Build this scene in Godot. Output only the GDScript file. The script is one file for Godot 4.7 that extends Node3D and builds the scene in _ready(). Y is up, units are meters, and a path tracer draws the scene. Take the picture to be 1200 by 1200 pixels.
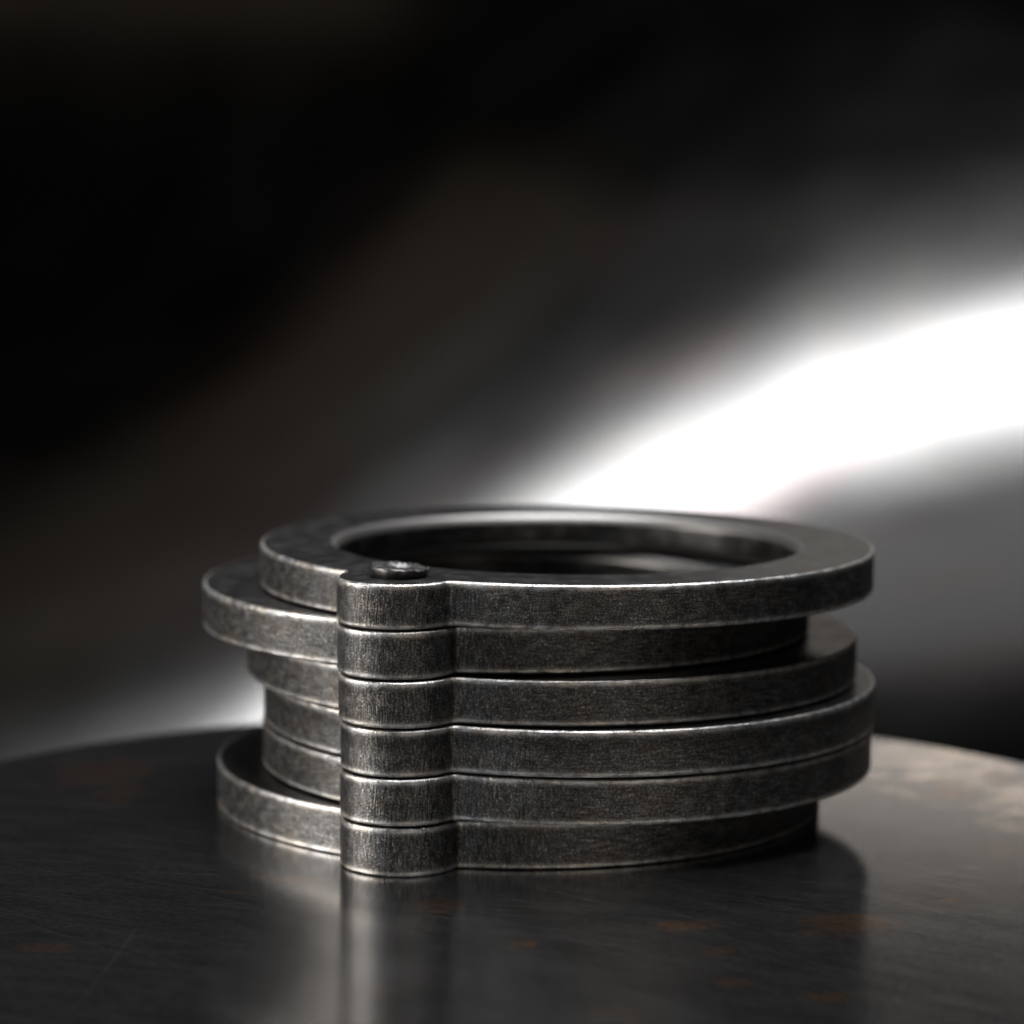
extends Node3D
# A finger ring made of six flat steel plates fanned out on one hinge pin, standing on a turned steel block.
# A curved steel sheet far behind, out of focus, carries a streak of light.
# Lengths are written in units of the plates' outer radius (12.5 mm) and multiplied by U.
const U := 0.0125
const TILT := Vector3(-0.1196, 0.0421, -0.0088)

# plate tops and bottoms, swing of each plate about the pin, and the slop of each plate on the pin
const LEVELS := [0.8748, 0.7346, 0.5858, 0.442, 0.2955, 0.1497, 0.0]
const SWING := [0.5126, 0.2904, 0.4494, 0.5116, 0.504, 0.3284]
const SLOP := [-0.0078, -0.007, 0.0003, 0.0045, 0.0057, 0.0043]
const BORE := 0.745
const REACH := 0.9855
const LOBES := [0.182, 0.181, 0.184, 0.182, 0.185, 0.183]

var rng := RandomNumberGenerator.new()


func _ready() -> void:
	rng.seed = 11
	set_camera()
	set_light()
	build_setting()
	build_block()
	build_sheet()
	build_ring()


func set_camera() -> void:
	var cam := Camera3D.new()
	cam.name = "camera"
	var a := CameraAttributesPhysical.new()
	a.frustum_focal_length = 64.56
	a.frustum_focus_distance = 7.86 * U
	a.frustum_near = 0.01
	a.frustum_far = 20.0
	a.exposure_aperture = 34.0
	cam.attributes = a
	cam.position = Vector3(0.672, 2.0425, 8.0978) * U
	# pitch down, then yaw, and a slight roll of the hand
	cam.basis = Basis(Vector3.UP, TILT.y) * Basis(Vector3.RIGHT, TILT.x) * Basis(Vector3.BACK, -TILT.z)
	add_child(cam)
	cam.current = true


func lamp(called: String, from: Vector3, to: Vector3, size: Vector2, energy: float, tint := Color(1, 1, 1)) -> void:
	var l := AreaLight3D.new()
	l.name = called
	l.area_size = size * U
	l.light_energy = energy
	l.light_color = tint
	l.shadow_enabled = true
	l.area_range = 3.0
	add_child(l)
	l.look_at_from_position(from * U, to * U, Vector3.UP if absf((to - from).normalized().y) < 0.98 else Vector3.FORWARD)


func set_light() -> void:
	var we := WorldEnvironment.new()
	we.name = "surroundings"
	var e := Environment.new()
	e.background_mode = Environment.BG_COLOR
	e.background_color = Color(0.012, 0.012, 0.013).linear_to_srgb()
	e.tonemap_mode = Environment.TONE_MAPPER_LINEAR
	e.tonemap_exposure = 1.0
	e.sdfgi_enabled = true
	e.ssao_enabled = true
	e.ssil_enabled = true
	we.environment = e
	add_child(we)
	# a soft window-like lamp high on the left in front, and one overhead
	# a large soft lamp low on the left, a cool one beside it, a broad dim one in front, and one overhead
	lamp("window_light", Vector3(-13, 4, 3.0), Vector3(-5.5, 2.4, 8), Vector2(5.5, 5), 0.066, Color(1.0, 0.985, 0.97))
	lamp("cool_light", Vector3(-10, 4, 13), Vector3(-1, 3, 17.3), Vector2(8, 5), 0.02, Color(0.96, 0.98, 1.0))
	lamp("front_light", Vector3(9, 4, 18), Vector3(2, 0, -5), Vector2(10, 5), 0.007, Color(1.0, 0.96, 0.92))
	lamp("overhead_light", Vector3(1, 16, 0), Vector3(1, 0, 8), Vector2(10, 12), 0.2, Color(0.97, 0.98, 1.0))
	# one beyond the top of the picture, behind on the right, that glances off the block
	lamp("rear_light", Vector3(4.8, 5.45, -29), Vector3(1.5, 0, -1), Vector2(6, 0.9), 0.0009, Color(1.0, 0.96, 0.92))
	# the strip lamp whose reflection runs along the curved sheet behind
	lamp("strip_light", Vector3(-16, 26, -16), Vector3(-15, 12.5, -43), Vector2(54, 6.0), 14.0)
	# two dim unseen fills added for the sheet: grey below the streak, brownish above
	lamp("grey_fill", Vector3(-4, 24, -26), Vector3(-4, 18, -34), Vector2(44, 9), 0.5)
	lamp("brown_fill", Vector3(-15, 11.5, -8), Vector3(-13, 8.2, -18), Vector2(18, 8), 0.034, Color(1.0, 0.9, 0.78))


# ---------------------------------------------------------------- helpers

func thing(called: String, label: String, category: String, at := Vector3.ZERO) -> Node3D:
	var o := Node3D.new()
	o.name = called
	o.position = at
	o.set_meta("label", label)
	o.set_meta("category", category)
	add_child(o, true)
	return o


func mesh_of(v: PackedVector3Array, n: PackedVector3Array, uv: PackedVector2Array, uv2: PackedVector2Array, f: PackedInt32Array) -> ArrayMesh:
	var a := []
	a.resize(Mesh.ARRAY_MAX)
	a[Mesh.ARRAY_VERTEX] = v
	a[Mesh.ARRAY_NORMAL] = n
	a[Mesh.ARRAY_TEX_UV] = uv
	if uv2.size():
		a[Mesh.ARRAY_TEX_UV2] = uv2
	a[Mesh.ARRAY_INDEX] = f
	var m := ArrayMesh.new()
	m.add_surface_from_arrays(Mesh.PRIMITIVE_TRIANGLES, a)
	return m


func part(called: String, m: Mesh, mat: Material, parent: Node) -> MeshInstance3D:
	var o := MeshInstance3D.new()
	o.name = called
	o.mesh = m
	o.material_override = null
	for i in m.get_surface_count():
		o.set_surface_override_material(i, mat)
	parent.add_child(o, true)
	return o


# a grid of points (rows of equal length) as a mesh; normals from the given rows; wound so that faces look along the normals
func grid(rows: Array, normals: Array, uvs: Array, uv2s := []) -> ArrayMesh:
	var v := PackedVector3Array()
	var n := PackedVector3Array()
	var t := PackedVector2Array()
	var t2 := PackedVector2Array()
	var f := PackedInt32Array()
	var w: int = rows[0].size()
	for i in rows.size():
		v.append_array(rows[i])
		n.append_array(normals[i])
		t.append_array(uvs[i])
		if uv2s.size():
			t2.append_array(uv2s[i])
	for i in rows.size() - 1:
		for j in w - 1:
			var a := i * w + j
			for tri in [[a, a + 1, a + w], [a + 1, a + w + 1, a + w]]:
				var p: Vector3 = v[tri[0]]
				var c: Vector3 = (v[tri[1]] - p).cross(v[tri[2]] - p)
				if c.length_squared() < 1e-24:
					continue
				# front faces run clockwise
				if c.dot(n[tri[0]] + n[tri[1]] + n[tri[2]]) > 0:
					f.append_array(PackedInt32Array([tri[0], tri[2], tri[1]]))
				else:
					f.append_array(PackedInt32Array(tri))
	return mesh_of(v, n, t, t2, f)


func noise(freq: float, seed_: int, octaves := 3, kind := FastNoiseLite.TYPE_SIMPLEX_SMOOTH) -> FastNoiseLite:
	var n := FastNoiseLite.new()
	n.seed = seed_
	n.noise_type = kind
	n.frequency = freq
	n.fractal_octaves = octaves
	return n


# greyscale noise as bytes, made at w0 x h0 and stretched to w x h, so that it can be streaky
func field(w: int, h: int, w0: int, h0: int, freq: float, seed_: int, octaves := 3) -> PackedByteArray:
	var im := noise(freq, seed_, octaves).get_seamless_image(w0, h0)
	im.convert(Image.FORMAT_L8)
	if w0 != w or h0 != h:
		im.resize(w, h, Image.INTERPOLATE_CUBIC)
	return im.get_data()


func tex(data: PackedByteArray, w: int, h: int, format := Image.FORMAT_RGB8) -> ImageTexture:
	return ImageTexture.create_from_image(Image.create_from_data(w, h, false, format, data))


func srgb(x: float) -> float:
	return 12.92 * x if x < 0.0031308 else 1.055 * pow(x, 1.0 / 2.4) - 0.055


# ---------------------------------------------------------------- the plates' metal

const TW := 2048
const STRIP := 128
const EDGE := 15      # rows of a strip that lie on each rounded edge

# six strips, one per plate: dark oxide worn to bare metal along the edges, with pits and fine scratches
func wall_metal() -> StandardMaterial3D:
	var h := STRIP * 6
	var grain := field(TW, h, TW, h, 0.34, 3, 2)
	var fleck := field(TW, h, TW, h, 0.13, 4, 2)
	var patch := field(TW, h, TW, h, 0.028, 5, 4)
	var brown := field(TW, h, TW / 2, h / 2, 0.02, 8, 3)
	var across := field(TW, h, TW, h / 16, 0.3, 9, 2)       # upright strokes
	var along := field(TW, h, TW / 16, h, 0.3, 12, 2)       # lengthwise strokes
	var ramp := PackedByteArray()
	ramp.resize(1025)
	for i in 1025:
		ramp[i] = int(255.0 * srgb(i / 1024.0))
	var color := PackedByteArray()
	color.resize(TW * h * 3)
	var rough := PackedByteArray()
	rough.resize(TW * h)
	var height := PackedByteArray()
	height.resize(TW * h * 3)
	for y in h:
		var r := y % STRIP
		var d := float(mini(r, STRIP - 1 - r))           # rows from the nearer edge
		var edge := 1.0 - smoothstep(4.0, 27.0, d)
		var rim := 1.0 - smoothstep(0.0, 6.0, absf(d - 12.5))
		for x in TW:
			var i := y * TW + x
			var g := grain[i] / 255.0
			var p := patch[i] / 255.0
			var k := absf(float((x + TW / 2) % TW) - TW / 2) / TW        # how far from the knuckle's middle
			var st := 1.0 - clampf((k - 0.075) * 14.0, 0.0, 1.0)
			var s := (across[i] * (0.25 + 0.75 * st) + along[i] * 0.75 * (1.0 - st)) / 255.0
			var wear := clampf((p - 0.53) * 0.4 + (g - 0.57) * 4.2 + (s - 0.5) * (2.7 - 0.7 * st) + maxf(fleck[i] / 255.0 - 0.6, 0.0) * 4.2, 0.0, 1.0) * 0.5
			wear += edge * clampf(0.75 + (p - 0.5) * 1.0 + (g - 0.5) * 1.4, 0.0, 1.0) * 0.5 + rim * clampf(0.85 + (p - 0.5) * 0.8 + (g - 0.5) * 1.2, 0.0, 1.0) * 0.4
			wear = clampf(wear, 0.0, 1.0)
			var b := clampf((brown[i] / 255.0 - 0.42) * 3.0, 0.0, 1.0)
			var lum := 0.032 + 0.66 * wear
			color[i * 3] = ramp[int(1024.0 * lum * (1.0 + 0.05 * b))]
			color[i * 3 + 1] = ramp[int(1024.0 * lum * (0.975 - 0.01 * b))]
			color[i * 3 + 2] = ramp[int(1024.0 * lum * (0.945 - 0.09 * b))]
			rough[i] = int(clampf(0.40 - 0.12 * wear + (p - 0.5) * 0.2, 0.18, 0.8) * 255.0)
			var hh := int(clampf(110.0 + 130.0 * (s - 0.5) + 150.0 * (g - 0.5) + 40.0 * (p - 0.5), 0.0, 255.0))
			height[i * 3] = hh
			height[i * 3 + 1] = hh
			height[i * 3 + 2] = hh
	var bump := Image.create_from_data(TW, h, false, Image.FORMAT_RGB8, height)
	bump.convert(Image.FORMAT_RGBA8)
	bump.bump_map_to_normal_map(1.6)
	var m := StandardMaterial3D.new()
	m.resource_name = "worn oxidised steel"
	m.metallic = 0.9
	m.roughness = 1.0
	m.albedo_texture = tex(color, TW, h)
	m.roughness_texture = tex(rough, TW, h, Image.FORMAT_L8)
	m.normal_enabled = true
	m.normal_scale = 0.8
	m.normal_texture = ImageTexture.create_from_image(bump)
	return m


# the flat faces: nearly black oxide, finely scratched
func face_metal() -> StandardMaterial3D:
	var w := 1024
	var grain := field(w, w, w, w, 0.25, 31, 2)
	var patch := field(w, w, w, w, 0.012, 32, 4)
	var line := field(w, w, w / 16, w, 0.35, 33, 2)
	var color := PackedByteArray()
	color.resize(w * w * 3)
	var rough := PackedByteArray()
	rough.resize(w * w)
	var height := PackedByteArray()
	height.resize(w * w * 3)
	for i in w * w:
		var g := grain[i] / 255.0
		var p := patch[i] / 255.0
		var s := line[i] / 255.0
		var wear := clampf((p - 0.5) * 1.2 + (g - 0.6) * 2.4 + (s - 0.55) * 1.6, 0.0, 1.0)
		var lum := 0.017 + 0.14 * wear
		color[i * 3] = int(255.0 * srgb(lum * 1.02))
		color[i * 3 + 1] = int(255.0 * srgb(lum * 0.98))
		color[i * 3 + 2] = int(255.0 * srgb(lum * 0.94))
		rough[i] = int(clampf(0.38 + (p - 0.5) * 0.12 - 0.1 * wear, 0.2, 0.8) * 255.0)
		var hh := int(clampf(120.0 + 90.0 * (s - 0.5) + 110.0 * (g - 0.5), 0.0, 255.0))
		height[i * 3] = hh
		height[i * 3 + 1] = hh
		height[i * 3 + 2] = hh
	var bump := Image.create_from_data(w, w, false, Image.FORMAT_RGB8, height)
	bump.convert(Image.FORMAT_RGBA8)
	bump.bump_map_to_normal_map(1.2)
	var m := StandardMaterial3D.new()
	m.resource_name = "black oxidised steel"
	m.metallic = 0.9
	m.roughness = 1.0
	m.albedo_texture = tex(color, w, w)
	m.roughness_texture = tex(rough, w, w, Image.FORMAT_L8)
	m.normal_enabled = true
	m.normal_scale = 0.15
	m.normal_texture = ImageTexture.create_from_image(bump)
	return m


# ---------------------------------------------------------------- the ring

# outline of a plate about the middle of its hole, pivot lobe towards +z: [point, outward normal, run along the edge]
func outline(lobe: float) -> Array:
	var out := []
	var fil := 0.03
	var a := 1.0 + fil
	var b := lobe + fil
	var th := acos((a * a + REACH * REACH - b * b) / (2.0 * a * REACH))     # direction of the fillet's middle
	var fc := Vector2(sin(th), cos(th)) * a
	var piv := Vector2(0, REACH)
	var run := 0.0
	var n := 150
	# from the back (-z) round by +x to the fillet
	for i in n + 1:
		var t := lerpf(PI, th, float(i) / n)
		out.append([Vector2(sin(t), cos(t)), Vector2(sin(t), cos(t))])
	# fillet: from the direction towards the middle of the plate to the direction towards the pivot
	var d0 := (-fc).angle()
	var d1 := (piv - fc).angle()
	for i in range(1, 9):
		var t := lerp_angle(d0, d1, i / 8.0)
		var d := Vector2(cos(t), sin(t))
		out.append([fc + d * fil, -d])
	var e0 := (fc - piv).angle()
	var e1 := PI - e0
	for i in range(1, 65):
		var t := lerpf(e0, e1, i / 64.0)
		var d := Vector2(cos(t), sin(t))
		out.append([piv + d * lobe, d])
	# mirror of fillet and circle
	var first := n + 8
	for i in range(first - 1, -1, -1):
		out.append([Vector2(-out[i][0].x, out[i][0].y), Vector2(-out[i][1].x, out[i][1].y)])
	for i in out.size():
		if i:
			run += out[i][0].distance_to(out[i - 1][0])
		out[i].append(run)
	for o in out:
		o.append(run)
	out[0].append(th)
	out[0].append(n + 8)          # first lobe point after the fillet
	out[0].append(n + 8 + 64)     # last lobe point
	return out


func plate(i: int, line: Array, wall_mat: Material, face_mat: Material, bevel_mat: Material, parent: Node3D) -> void:
	var top: float = LEVELS[i] - 0.0035
	var bottom: float = LEVELS[i + 1] + (0.0035 if i < 5 else 0.0)
	var turn: float = SWING[i]
	var bev := 0.0078
	var inner_bev := 0.026
	var chip := noise(0.05, 90 + i, 4)
	var bevs := PackedFloat32Array()
	for k in line.size():
		bevs.append(bev * (1.0 + 0.32 * chip.get_noise_1d(k * 3.0 + i * 400.0)))
	var mid := Vector2(SLOP[i] + REACH * sin(turn), -REACH * cos(turn))
	var first: int = line[0][5]
	var last: int = line[0][6]
	var place := func(p: Vector2, y: float) -> Vector3:       # from plate axes to the thing's
		var q := p.rotated(turn)
		return Vector3(mid.x + q.x, y, mid.y + q.y) * U
	var turned := func(p: Vector2, y: float) -> Vector3:
		var q := p.rotated(turn)
		return Vector3(q.x, y, q.y).normalized()
	# profile of the outer wall, from the bottom's rim to the top's rim: [inset, height, normal out, normal up, v]
	var prof := []
	var arc := bev * PI / 2.0
	var tall := top - bottom - 2.0 * bev
	var total := tall + 2.0 * arc
	var steps := 5
	for k in steps + 1:
		var t := -PI / 2.0 + PI / 2.0 * k / steps
		prof.append([bev * (1.0 - cos(t)), bottom + bev + bev * sin(t), cos(t), sin(t), (arc * k / steps) / total])
	for k in steps + 1:
		var t := PI / 2.0 * k / steps
		prof.append([bev * (1.0 - cos(t)), top - bev + bev * sin(t), cos(t), sin(t), (arc + tall + arc * k / steps) / total])
	var wall := func(from: int, to: int) -> ArrayMesh:
		var rows := []
		var ns := []
		var uvs := []
		for pr in prof:
			var r := PackedVector3Array()
			var n := PackedVector3Array()
			var uv := PackedVector2Array()
			for k in range(from, to + 1):
				var o: Array = line[k]
				r.append(place.call(o[0] - o[1] * pr[0] * bevs[k] / bev, pr[1] if absf(pr[3]) < 0.01 else (pr[1] - top) * bevs[k] / bev + top if pr[3] > 0.0 else (pr[1] - bottom) * bevs[k] / bev + bottom))
				n.append(turned.call(o[1] * pr[2], pr[3]))
				uv.append(Vector2(2.0 * o[2] / o[3] + 0.013 * i, (i + 0.01 + 0.98 * (1.0 - pr[4])) / 6.0))
			rows.append(r)
			ns.append(n)
			uvs.append(uv)
		return grid(rows, ns, uvs)
	var faces := func(inside: PackedVector2Array, outside: PackedVector2Array) -> Array:
		var made := []
		for side in [1.0, -1.0]:
			var y := top if side > 0 else bottom
			var rows := [PackedVector3Array(), PackedVector3Array()]
			var ns := [PackedVector3Array(), PackedVector3Array()]
			var uvs := [PackedVector2Array(), PackedVector2Array()]
			for k in inside.size():
				for e in 2:
					var p: Vector2 = inside[k] if e == 0 else outside[k]
					rows[e].append(place.call(p, y))
					ns[e].append(Vector3(0, side, 0))
					uvs[e].append(p.rotated(turn * 0.3 + i) * 0.8 + Vector2(0.37 * i, 0.61 * i))
			made.append(grid(rows, ns, uvs))
		return made
	# band: outer wall without the lobe (two stretches joined), flat faces, bore with its comfort bevel
	var st := ArrayMesh.new()
	for m in [wall.call(0, first), wall.call(last, line.size() - 1)]:
		st.add_surface_from_arrays(Mesh.PRIMITIVE_TRIANGLES, m.surface_get_arrays(0))
	var ins := PackedVector2Array()
	var outs := PackedVector2Array()
	var lobe_in := PackedVector2Array()
	var lobe_out := PackedVector2Array()
	for k in line.size():
		var o: Array = line[k]
		var q: Vector2 = o[0] - o[1] * bevs[k]
		var dir := q.normalized()
		ins.append(dir * (BORE + inner_bev))
		if k >= first and k <= last:
			var w := dir * minf(1.0 - bevs[k], q.length())
			outs.append(w)
			lobe_in.append(w)
			lobe_out.append(q)
		else:
			outs.append(q)
	for m in faces.call(ins, outs):
		st.add_surface_from_arrays(Mesh.PRIMITIVE_TRIANGLES, m.surface_get_arrays(0))
	var ib := 0.03
	var bore := func(stretch: Array, squeeze: float) -> void:
		var rows := []
		var ns := []
		var uvs := []
		for pr in stretch:
			var r := PackedVector3Array()
			var n := PackedVector3Array()
			var uv := PackedVector2Array()
			for k in line.size():
				var dir: Vector2 = (line[k][0] - line[k][1] * bevs[k]).normalized()
				r.append(place.call(dir * (BORE + pr[0]), pr[1]))
				n.append(turned.call(dir * pr[2], pr[3]))
				uv.append(Vector2(squeeze * line[k][2] / line[k][3] + 0.4, (i + 0.01 + 0.98 * (1.0 - pr[4])) / 6.0))
			rows.append(r)
			ns.append(n)
			uvs.append(uv)
		st.add_surface_from_arrays(Mesh.PRIMITIVE_TRIANGLES, grid(rows, ns, uvs).surface_get_arrays(0))
	bore.call([[0.006, bottom + ib, -0.95, -0.3, 0.3], [0.0, bottom + ib + 0.01, -1.0, 0.0, 0.34], [0.0, top - ib - 0.01, -1.0, 0.0, 0.64], [0.006, top - ib, -0.95, 0.3, 0.7]], 3.0)
	bore.call([[0.006, top - ib, -0.95, 0.3, 0.955], [inner_bev * 0.6, top - ib * 0.35, -0.75, 0.66, 0.965], [inner_bev, top, -0.35, 0.94, 0.975]], 0.35)
	bore.call([[inner_bev, bottom, -0.35, -0.94, 0.03], [0.006, bottom + ib, -0.95, -0.3, 0.05]], 0.35)
	var band := MeshInstance3D.new()
	band.name = "ring_plate"
	band.mesh = st
	for s in st.get_surface_count():
		band.set_surface_override_material(s, face_mat if s >= 2 and s <= 4 else bevel_mat if s > 4 else wall_mat)
	parent.add_child(band, true)
	# knuckle: the lobe that the pin goes through
	var km := ArrayMesh.new()
	km.add_surface_from_arrays(Mesh.PRIMITIVE_TRIANGLES, wall.call(first, last).surface_get_arrays(0))
	for m in faces.call(lobe_in, lobe_out):
		km.add_surface_from_arrays(Mesh.PRIMITIVE_TRIANGLES, m.surface_get_arrays(0))
	var kn := MeshInstance3D.new()
	kn.name = "hinge_knuckle"
	kn.mesh = km
	for s in 3:
		kn.set_surface_override_material(s, wall_mat if s == 0 else face_mat)
	band.add_child(kn, true)


func build_ring() -> void:
	var t := thing("hinged_ring", "dark worn steel ring of six hinged plates standing on the round steel block", "ring")
	var wall_mat := wall_metal()
	var face_mat := face_metal()
	var bevel_mat := plain_metal(Color(0.11, 0.104, 0.098), 0.45, 0.95)
	for i in 6:
		plate(i, outline(LOBES[i]), wall_mat, face_mat, bevel_mat, t)
	# hammered tubular rivet that holds the plates
	var prof := [[0.047, 0.022, -0.6, 0.8], [0.052, 0.031, -0.2, 1], [0.061, 0.033, 0, 1], [0.077, 0.032, 0.0, 1], [0.084, 0.030, 0.35, 0.93], [0.088, 0.028, 0.95, 0.3], [0.085, 0.016, 1, -0.1], [0.078, 0.004, 0.9, -0.4], [0.068, -0.003, 0.9, -0.4], [0.066, -0.02, 1, 0]]
	var rows := []
	var ns := []
	var uvs := []
	var wob := noise(2.2, 77, 3)
	for k in prof.size():
		var p: Array = prof[k]
		var r := PackedVector3Array()
		var n := PackedVector3Array()
		var uv := PackedVector2Array()
		for j in 65:
			var a := TAU * j / 64.0
			var d := Vector3(sin(a), 0, cos(a))
			var w := wob.get_noise_3d(d.x, d.z, 0.2)
			var w2 := wob.get_noise_3d(d.x * 2.5, d.z * 2.5, k * 0.25)
			var out: float = p[0] * (1.0 + 0.09 * w + 0.045 * w2 * float(k > 2))
			var up: float = p[1] + 0.008 * w2 * float(k > 0 and k < 7) - 0.006 * d.x * float(k < 7)
			r.append(Vector3(d.x * out - 0.002, LEVELS[0] - 0.0035 + up, d.z * out) * U)
			n.append((d * p[2] + Vector3.UP * p[3] + Vector3(w2, 0, w) * 0.15).normalized())
			uv.append(Vector2(j / 64.0 * 0.4, k / 10.0 * 0.1))
		rows.append(r)
		ns.append(n)
		uvs.append(uv)
	var rivet := part("rivet", grid(rows, ns, uvs), plain_metal(Color(0.045, 0.043, 0.041), 0.4, 0.95), t)
	rivet.set_meta("label", "hammered tubular rivet head on top of the hinge")
	rows = []
	ns = []
	uvs = []
	for p in [[0.0475, 0.023, -0.85, 0.5], [0.042, 0.01, -0.95, 0.3], [0.035, -0.012, -0.9, 0.4], [0.001, -0.014, 0, 1]]:
		var r := PackedVector3Array()
		var n := PackedVector3Array()
		var uv := PackedVector2Array()
		for j in 65:
			var a := TAU * j / 64.0
			var d := Vector3(sin(a), 0, cos(a))
			var w := wob.get_noise_3d(d.x, d.z, 0.2)
			var w2 := wob.get_noise_3d(d.x * 6.0, d.z * 6.0, 4.0)
			r.append(Vector3(d.x * p[0] * (1.0 + 0.09 * w) - 0.002, LEVELS[0] - 0.0035 + p[1] - 0.006 * d.x, d.z * p[0] * (1.0 + 0.09 * w)) * U)
			n.append((d * p[2] + Vector3.UP * p[3] + Vector3(w2, 0, w2) * 0.4).normalized())
			uv.append(Vector2(j / 64.0, p[0]))
		rows.append(r)
		ns.append(n)
		uvs.append(uv)
	part("rivet_bore", grid(rows, ns, uvs), plain_metal(Color(0.5, 0.49, 0.47), 0.3), rivet)


# ---------------------------------------------------------------- the block it stands on

# rust stains and painted glare on the block's top: middle, half-widths, strength, colour
const ORANGE := [120, 84, 52]
const TAN := [240, 218, 196]  # worn warm metal at the far right, paled to stand in for lamp glare
const RUST_AND_GLARE := [
	[0.599, 0.660, 0.020, 0.014, 0.9, ORANGE], [0.685, 0.652, 0.028, 0.030, 0.7, ORANGE], [0.664, 0.793, 0.016, 0.010, 0.8, ORANGE],
	[0.506, 0.706, 0.010, 0.008, 0.8, ORANGE], [0.612, 0.711, 0.014, 0.010, 0.5, ORANGE], [0.356, 0.570, 0.024, 0.006, 0.7, ORANGE],
	[0.184, 0.277, 0.035, 0.05, 0.5, ORANGE], [0.209, 0.345, 0.018, 0.03, 0.5, ORANGE], [0.620, 0.768, 0.010, 0.009, 0.5, ORANGE],
	[0.449, 0.623, 0.016, 0.020, 0.4, ORANGE], [0.753, 0.590, 0.008, 0.008, 0.7, ORANGE], [0.334, 0.602, 0.014, 0.006, 0.5, ORANGE],
	[0.242, 0.730, 0.014, 0.010, 0.5, ORANGE], [0.55, 0.83, 0.02, 0.012, 0.4, ORANGE], [0.44, 0.80, 0.012, 0.008, 0.4, ORANGE],
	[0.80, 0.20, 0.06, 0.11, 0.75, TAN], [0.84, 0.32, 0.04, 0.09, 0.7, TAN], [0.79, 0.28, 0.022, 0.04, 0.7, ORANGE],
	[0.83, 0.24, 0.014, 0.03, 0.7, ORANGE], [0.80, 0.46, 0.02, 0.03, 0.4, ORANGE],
]


func block_metal() -> StandardMaterial3D:
	# u runs along the grinding strokes, v across them
	var w := 1024
	var h := 2048
	var groove := field(w, h, w / 8, h, 0.11, 41, 2)
	var groove2 := field(w, h, w / 4, h, 0.16, 47, 2)
	var patch := field(w, h, w, h, 0.01, 42, 4)
	var grain := field(w, h, w, h, 0.12, 43, 2)
	var color := PackedByteArray()
	color.resize(w * h * 3)
	var rough := PackedByteArray()
	rough.resize(w * h)
	var height := PackedByteArray()
	height.resize(w * h * 3)
	# single deeper scratches, in all directions but mostly along the strokes
	var cut := PackedByteArray()
	cut.resize(w * h)
	for k in 520:
		var p := Vector2(rng.randf() * w, rng.randf() * h)
		var a := rng.randfn(0.0, 0.22 if k % 30 else 1.5)
		var step := Vector2(cos(a) * 0.5, sin(a) * 1.4)
		var deep := rng.randi_range(30, 190)
		for n in rng.randi_range(60, 500):
			p += step
			step.y += 0.0006 * sin(k)
			cut[posmod(int(p.y), h) * w + posmod(int(p.x), w)] = deep
	for i in w * h:
		var s := (groove[i] + groove2[i]) / 510.0
		var c := cut[i] / 255.0
		var p := patch[i] / 255.0
		var g := grain[i] / 255.0
		var lum := clampf(0.058 + 0.06 * (s - 0.5) + 0.02 * (p - 0.5) + 0.04 * (g - 0.5) + 0.2 * c, 0.02, 1.0)
		color[i * 3] = int(255.0 * srgb(lum))
		color[i * 3 + 1] = int(255.0 * srgb(lum * 0.99))
		color[i * 3 + 2] = int(255.0 * srgb(lum * 0.98))
		rough[i] = int(clampf(0.17 + (p - 0.5) * 0.03 + (g - 0.5) * 0.05 - 0.04 * c, 0.12, 0.7) * 255.0)
		var hh := int(clampf(128.0 + 150.0 * (s - 0.5) + 40.0 * (g - 0.5) - 70.0 * c, 0.0, 255.0))
		height[i * 3] = hh
		height[i * 3 + 1] = hh
		height[i * 3 + 2] = hh
	var bump := Image.create_from_data(w, h, false, Image.FORMAT_RGB8, height)
	bump.convert(Image.FORMAT_RGBA8)
	bump.bump_map_to_normal_map(1.0)
	var m := StandardMaterial3D.new()
	m.resource_name = "turned steel"
	m.metallic = 0.95
	m.roughness = 1.0
	m.albedo_texture = tex(color, w, h)
	m.roughness_texture = tex(rough, w, h, Image.FORMAT_L8)
	m.normal_enabled = true
	m.normal_scale = 0.1
	m.normal_texture = ImageTexture.create_from_image(bump)
	m.anisotropy_enabled = true
	m.anisotropy = -0.25
	# rust stains and the painted glare, laid flat over the top
	var rw := 1400
	var stain_and_glare := PackedByteArray()
	stain_and_glare.resize(rw * rw * 4)
	var a := noise(0.018, 51, 4)
	var b := noise(0.11, 52, 3)
	for spot in RUST_AND_GLARE:
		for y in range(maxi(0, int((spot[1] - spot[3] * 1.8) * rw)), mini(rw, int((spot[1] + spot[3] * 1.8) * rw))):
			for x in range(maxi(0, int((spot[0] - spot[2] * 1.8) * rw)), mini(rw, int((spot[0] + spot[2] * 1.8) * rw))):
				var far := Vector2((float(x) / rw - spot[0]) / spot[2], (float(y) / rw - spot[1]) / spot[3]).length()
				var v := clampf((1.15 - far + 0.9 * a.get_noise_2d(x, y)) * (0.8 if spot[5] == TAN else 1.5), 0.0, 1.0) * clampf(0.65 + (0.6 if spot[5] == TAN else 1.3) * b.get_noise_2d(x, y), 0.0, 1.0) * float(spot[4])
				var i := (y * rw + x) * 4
				if v * 255.0 > stain_and_glare[i + 3]:
					stain_and_glare[i] = int(spot[5][0])
					stain_and_glare[i + 1] = int(spot[5][1])
					stain_and_glare[i + 2] = int(spot[5][2])
					stain_and_glare[i + 3] = int(255.0 * v)
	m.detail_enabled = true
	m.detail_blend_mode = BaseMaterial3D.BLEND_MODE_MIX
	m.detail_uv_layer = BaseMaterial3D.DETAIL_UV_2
	m.detail_albedo = tex(stain_and_glare, rw, rw, Image.FORMAT_RGBA8)
	return m


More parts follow.
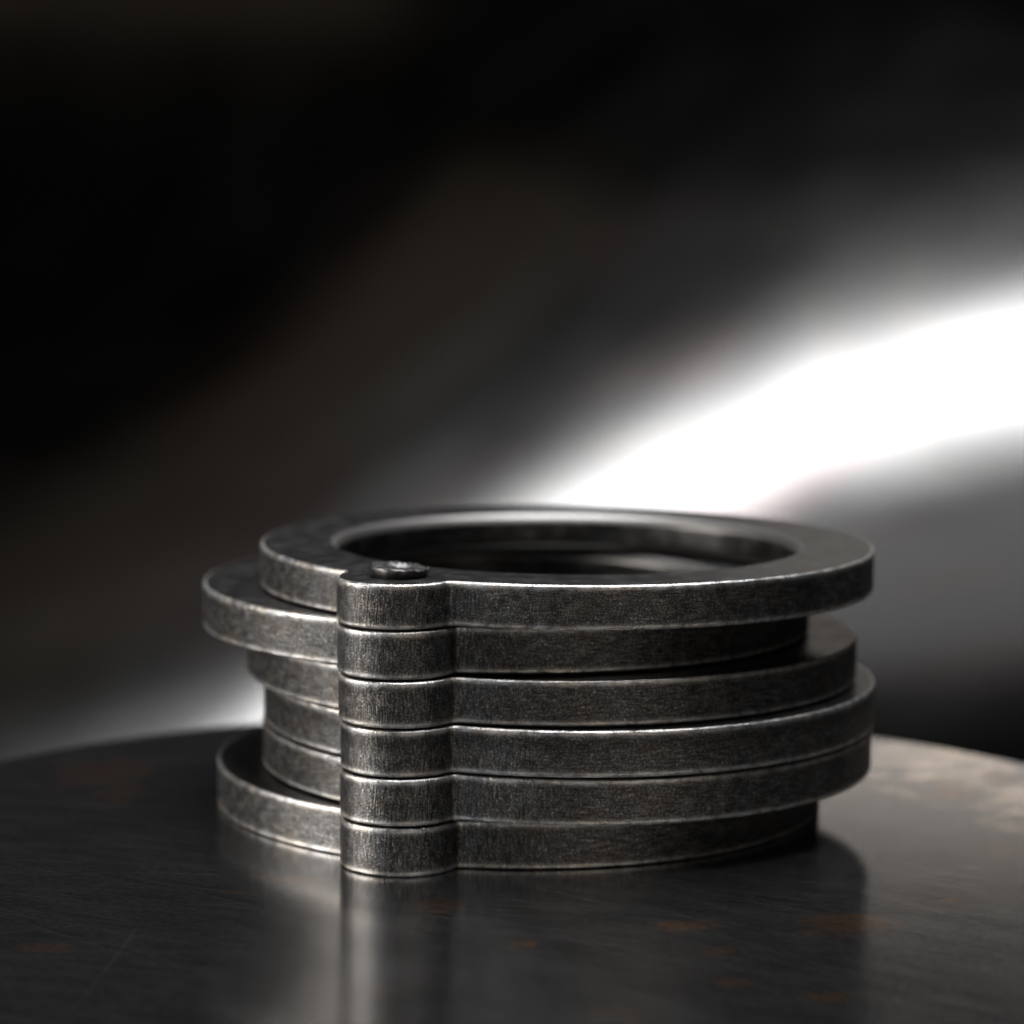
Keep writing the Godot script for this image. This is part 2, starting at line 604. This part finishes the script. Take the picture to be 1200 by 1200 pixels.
func build_block() -> void:
	var c := Vector3(0.39, 0, -0.11)
	var big := 2.3
	var t := thing("steel_block", "round dark steel bench block with turned, rust-flecked top under the ring", "steel block", c * U)
	var mat := block_metal()
	var lathe := func(prof: Array) -> ArrayMesh:
		var rows := []
		var ns := []
		var uvs := []
		var uv2s := []
		for p in prof:
			var r := PackedVector3Array()
			var n := PackedVector3Array()
			var uv := PackedVector2Array()
			var uv2 := PackedVector2Array()
			for j in 257:
				var a := TAU * j / 256.0
				var d := Vector3(sin(a), 0, cos(a))
				r.append((d * p[0] + Vector3.UP * p[1]) * U)
				n.append((d * p[2] + Vector3.UP * p[3]).normalized())
				if absf(p[1]) < 0.06:
					var across: float = -0.42 * d.x * p[0] + 0.907 * d.z * p[0]
					var along: float = 0.907 * d.x * p[0] + 0.42 * d.z * p[0]
					uv.append(Vector2(along / 4.0, (across - 0.07 * along * along) / 3.0))
				else:
					uv.append(Vector2(j / 256.0 * 3.0, p[4]))
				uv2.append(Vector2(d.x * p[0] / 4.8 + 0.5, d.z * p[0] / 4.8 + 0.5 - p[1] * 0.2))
			rows.append(r)
			ns.append(n)
			uvs.append(uv)
			uv2s.append(uv2)
		return grid(rows, ns, uvs, uv2s)
	var top := []
	for k in 13:
		top.append([(big - 0.05) * k / 12.0, 0.0, 0, 1, k / 12.0 * 0.75])
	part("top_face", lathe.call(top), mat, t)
	var side := []
	for k in 7:
		var a := PI / 2.0 * k / 6.0
		side.append([big - 0.05 + 0.05 * sin(a), -0.05 + 0.05 * cos(a), sin(a), cos(a), 0.75 + 0.005 * k])
	side.append([big, -0.061, 1, 0, 0.8])
	side.append([big, -3.0, 1, 0, 1.6])
	side.append([big, -13.0, 1, 0, 2.8])
	part("side_wall", lathe.call(side), mat, t)


# ---------------------------------------------------------------- what lies behind, out of focus

func plain_metal(color: Color, rough: float, metal := 1.0) -> StandardMaterial3D:
	var m := StandardMaterial3D.new()
	m.albedo_color = color.linear_to_srgb()
	m.roughness = rough
	m.metallic = metal
	return m


func dull(color: Color) -> StandardMaterial3D:
	var m := plain_metal(color, 0.85, 0.0)
	m.metallic_specular = 0.15
	return m


func build_setting() -> void:
	var bench := MeshInstance3D.new()
	bench.name = "bench_top"
	var b := BoxMesh.new()
	b.size = Vector3(120, 2, 90) * U
	bench.mesh = b
	bench.position = Vector3(0, -14, -30) * U
	bench.material_override = dull(Color(0.004, 0.004, 0.004))
	bench.set_meta("kind", "structure")
	add_child(bench)


# middle of the light streak along the sheet, left to right
const STREAK := [[-30, -9.0, -32.0], [-16.5, -8.2, -32.0], [-8.7, -6.6, -32.0], [-4.8, -5.15, -32.0], [-2.0, -3.45, -32.0], [1.1, -1.85, -32.0], [2.7, -1.25, -32.0], [3.9, -0.8, -32.0], [6.4, -0.35, -32.0], [11.2, 0.15, -32.0], [18, 0.9, -32.0], [30, 1.5, -32.0]]
const HOLLOW := 14.0        # radius of the hollow curve
const LEAN := 0.52          # how far back the sheet leans along the streak


func build_sheet() -> void:
	var curve := Curve3D.new()
	var n := STREAK.size()
	for p in STREAK:
		curve.add_point(Vector3(p[0], p[1], p[2]))
	for i in n:
		var a := curve.get_point_position(maxi(i - 1, 0))
		var b := curve.get_point_position(mini(i + 1, n - 1))
		var here := curve.get_point_position(i)
		curve.set_point_in(i, (a - b).normalized() * here.distance_to(a) / 3.0)
		curve.set_point_out(i, (b - a).normalized() * here.distance_to(b) / 3.0)
	# profile, from its foot up: [away from the streak: height, depth]
	var prof := []
	for k in 41:
		var a := lerpf(1.35, 0.03, k / 40.0)
		prof.append(Vector2(HOLLOW * (sin(LEAN) - sin(a)), HOLLOW * (cos(LEAN) - cos(a))))
	for k in range(1, 5):
		prof.append(prof[40] + Vector2(0.1 * k, -0.003 * k))
	var long := curve.get_baked_length()
	var at := []
	var wide := 160
	for j in wide + 1:
		at.append(curve.sample_baked(long * j / wide, true))
	var rows := []
	var ns := []
	var uvs := []
	for k in prof.size():
		var r := PackedVector3Array()
		var nn := PackedVector3Array()
		var uv := PackedVector2Array()
		var e: Vector2 = (prof[mini(k + 1, prof.size() - 1)] - prof[maxi(k - 1, 0)]).normalized()
		for j in wide + 1:
			var along: Vector3 = at[mini(j + 1, wide)] - at[maxi(j - 1, 0)]
			var p: Vector3 = at[j] + Vector3(0, prof[k].x, prof[k].y)
			if k > 40:      # the straight edge at the top
				p.y += maxf(5.5 - at[j].y - prof[40].x, 0.0) * (k - 40) / 4.0
			r.append(p * U)
			nn.append(along.cross(Vector3(0, e.x, e.y)).normalized())
			uv.append(Vector2(at[j].x / 24.0, k / 22.0))
		rows.append(r)
		ns.append(nn)
		uvs.append(uv)
	# a second skin 0.3 behind gives the sheet its thickness
	var back := []
	var back_n := []
	for k in rows.size():
		var r := PackedVector3Array()
		var nn := PackedVector3Array()
		for j in wide + 1:
			r.append(rows[k][j] - ns[k][j] * 0.3 * U)
			nn.append(-ns[k][j])
		back.append(r)
		back_n.append(nn)
	var top := prof.size() - 1
	var ups := PackedVector3Array()
	for j in wide + 1:
		ups.append(Vector3.UP)
	var m := ArrayMesh.new()
	for g in [grid(rows, ns, uvs), grid(back, back_n, uvs), grid([rows[top], back[top]], [ups, ups], [uvs[top], uvs[top]])]:
		m.add_surface_from_arrays(Mesh.PRIMITIVE_TRIANGLES, g.surface_get_arrays(0))
	var mat := plain_metal(Color(1, 1, 1), 1.0)
	var smears := field(256, 256, 256, 256, 0.02, 71, 3)
	for i in smears.size():
		smears[i] = int(255.0 * (SHEEN + 0.06 * (smears[i] / 255.0 - 0.5)))
	mat.roughness_texture = tex(smears, 256, 256, Image.FORMAT_L8)
	mat.albedo_texture = patina(Color(0.0027, 0.0027, 0.0027), Color(0.0031, 0.003, 0.0029), 0.012, 61)
	var o := part("curved_sheet", m, mat, self)
	o.set_meta("label", "large curved dark steel sheet with a white streak of light, blurred behind the ring")
	o.set_meta("category", "metal sheet")


const SHEEN := 0.17


# a blotchy two-tone colour, as seen on old oiled steel
func patina(low: Color, high: Color, freq: float, seed_: int) -> NoiseTexture2D:
	var ramp := Gradient.new()
	ramp.set_color(0, low.linear_to_srgb())
	ramp.set_color(1, high.linear_to_srgb())
	ramp.set_offset(0, 0.3)
	ramp.set_offset(1, 0.7)
	var t := NoiseTexture2D.new()
	t.width = 256
	t.height = 256
	t.seamless = true
	t.noise = noise(freq, seed_, 3)
	t.color_ramp = ramp
	return t
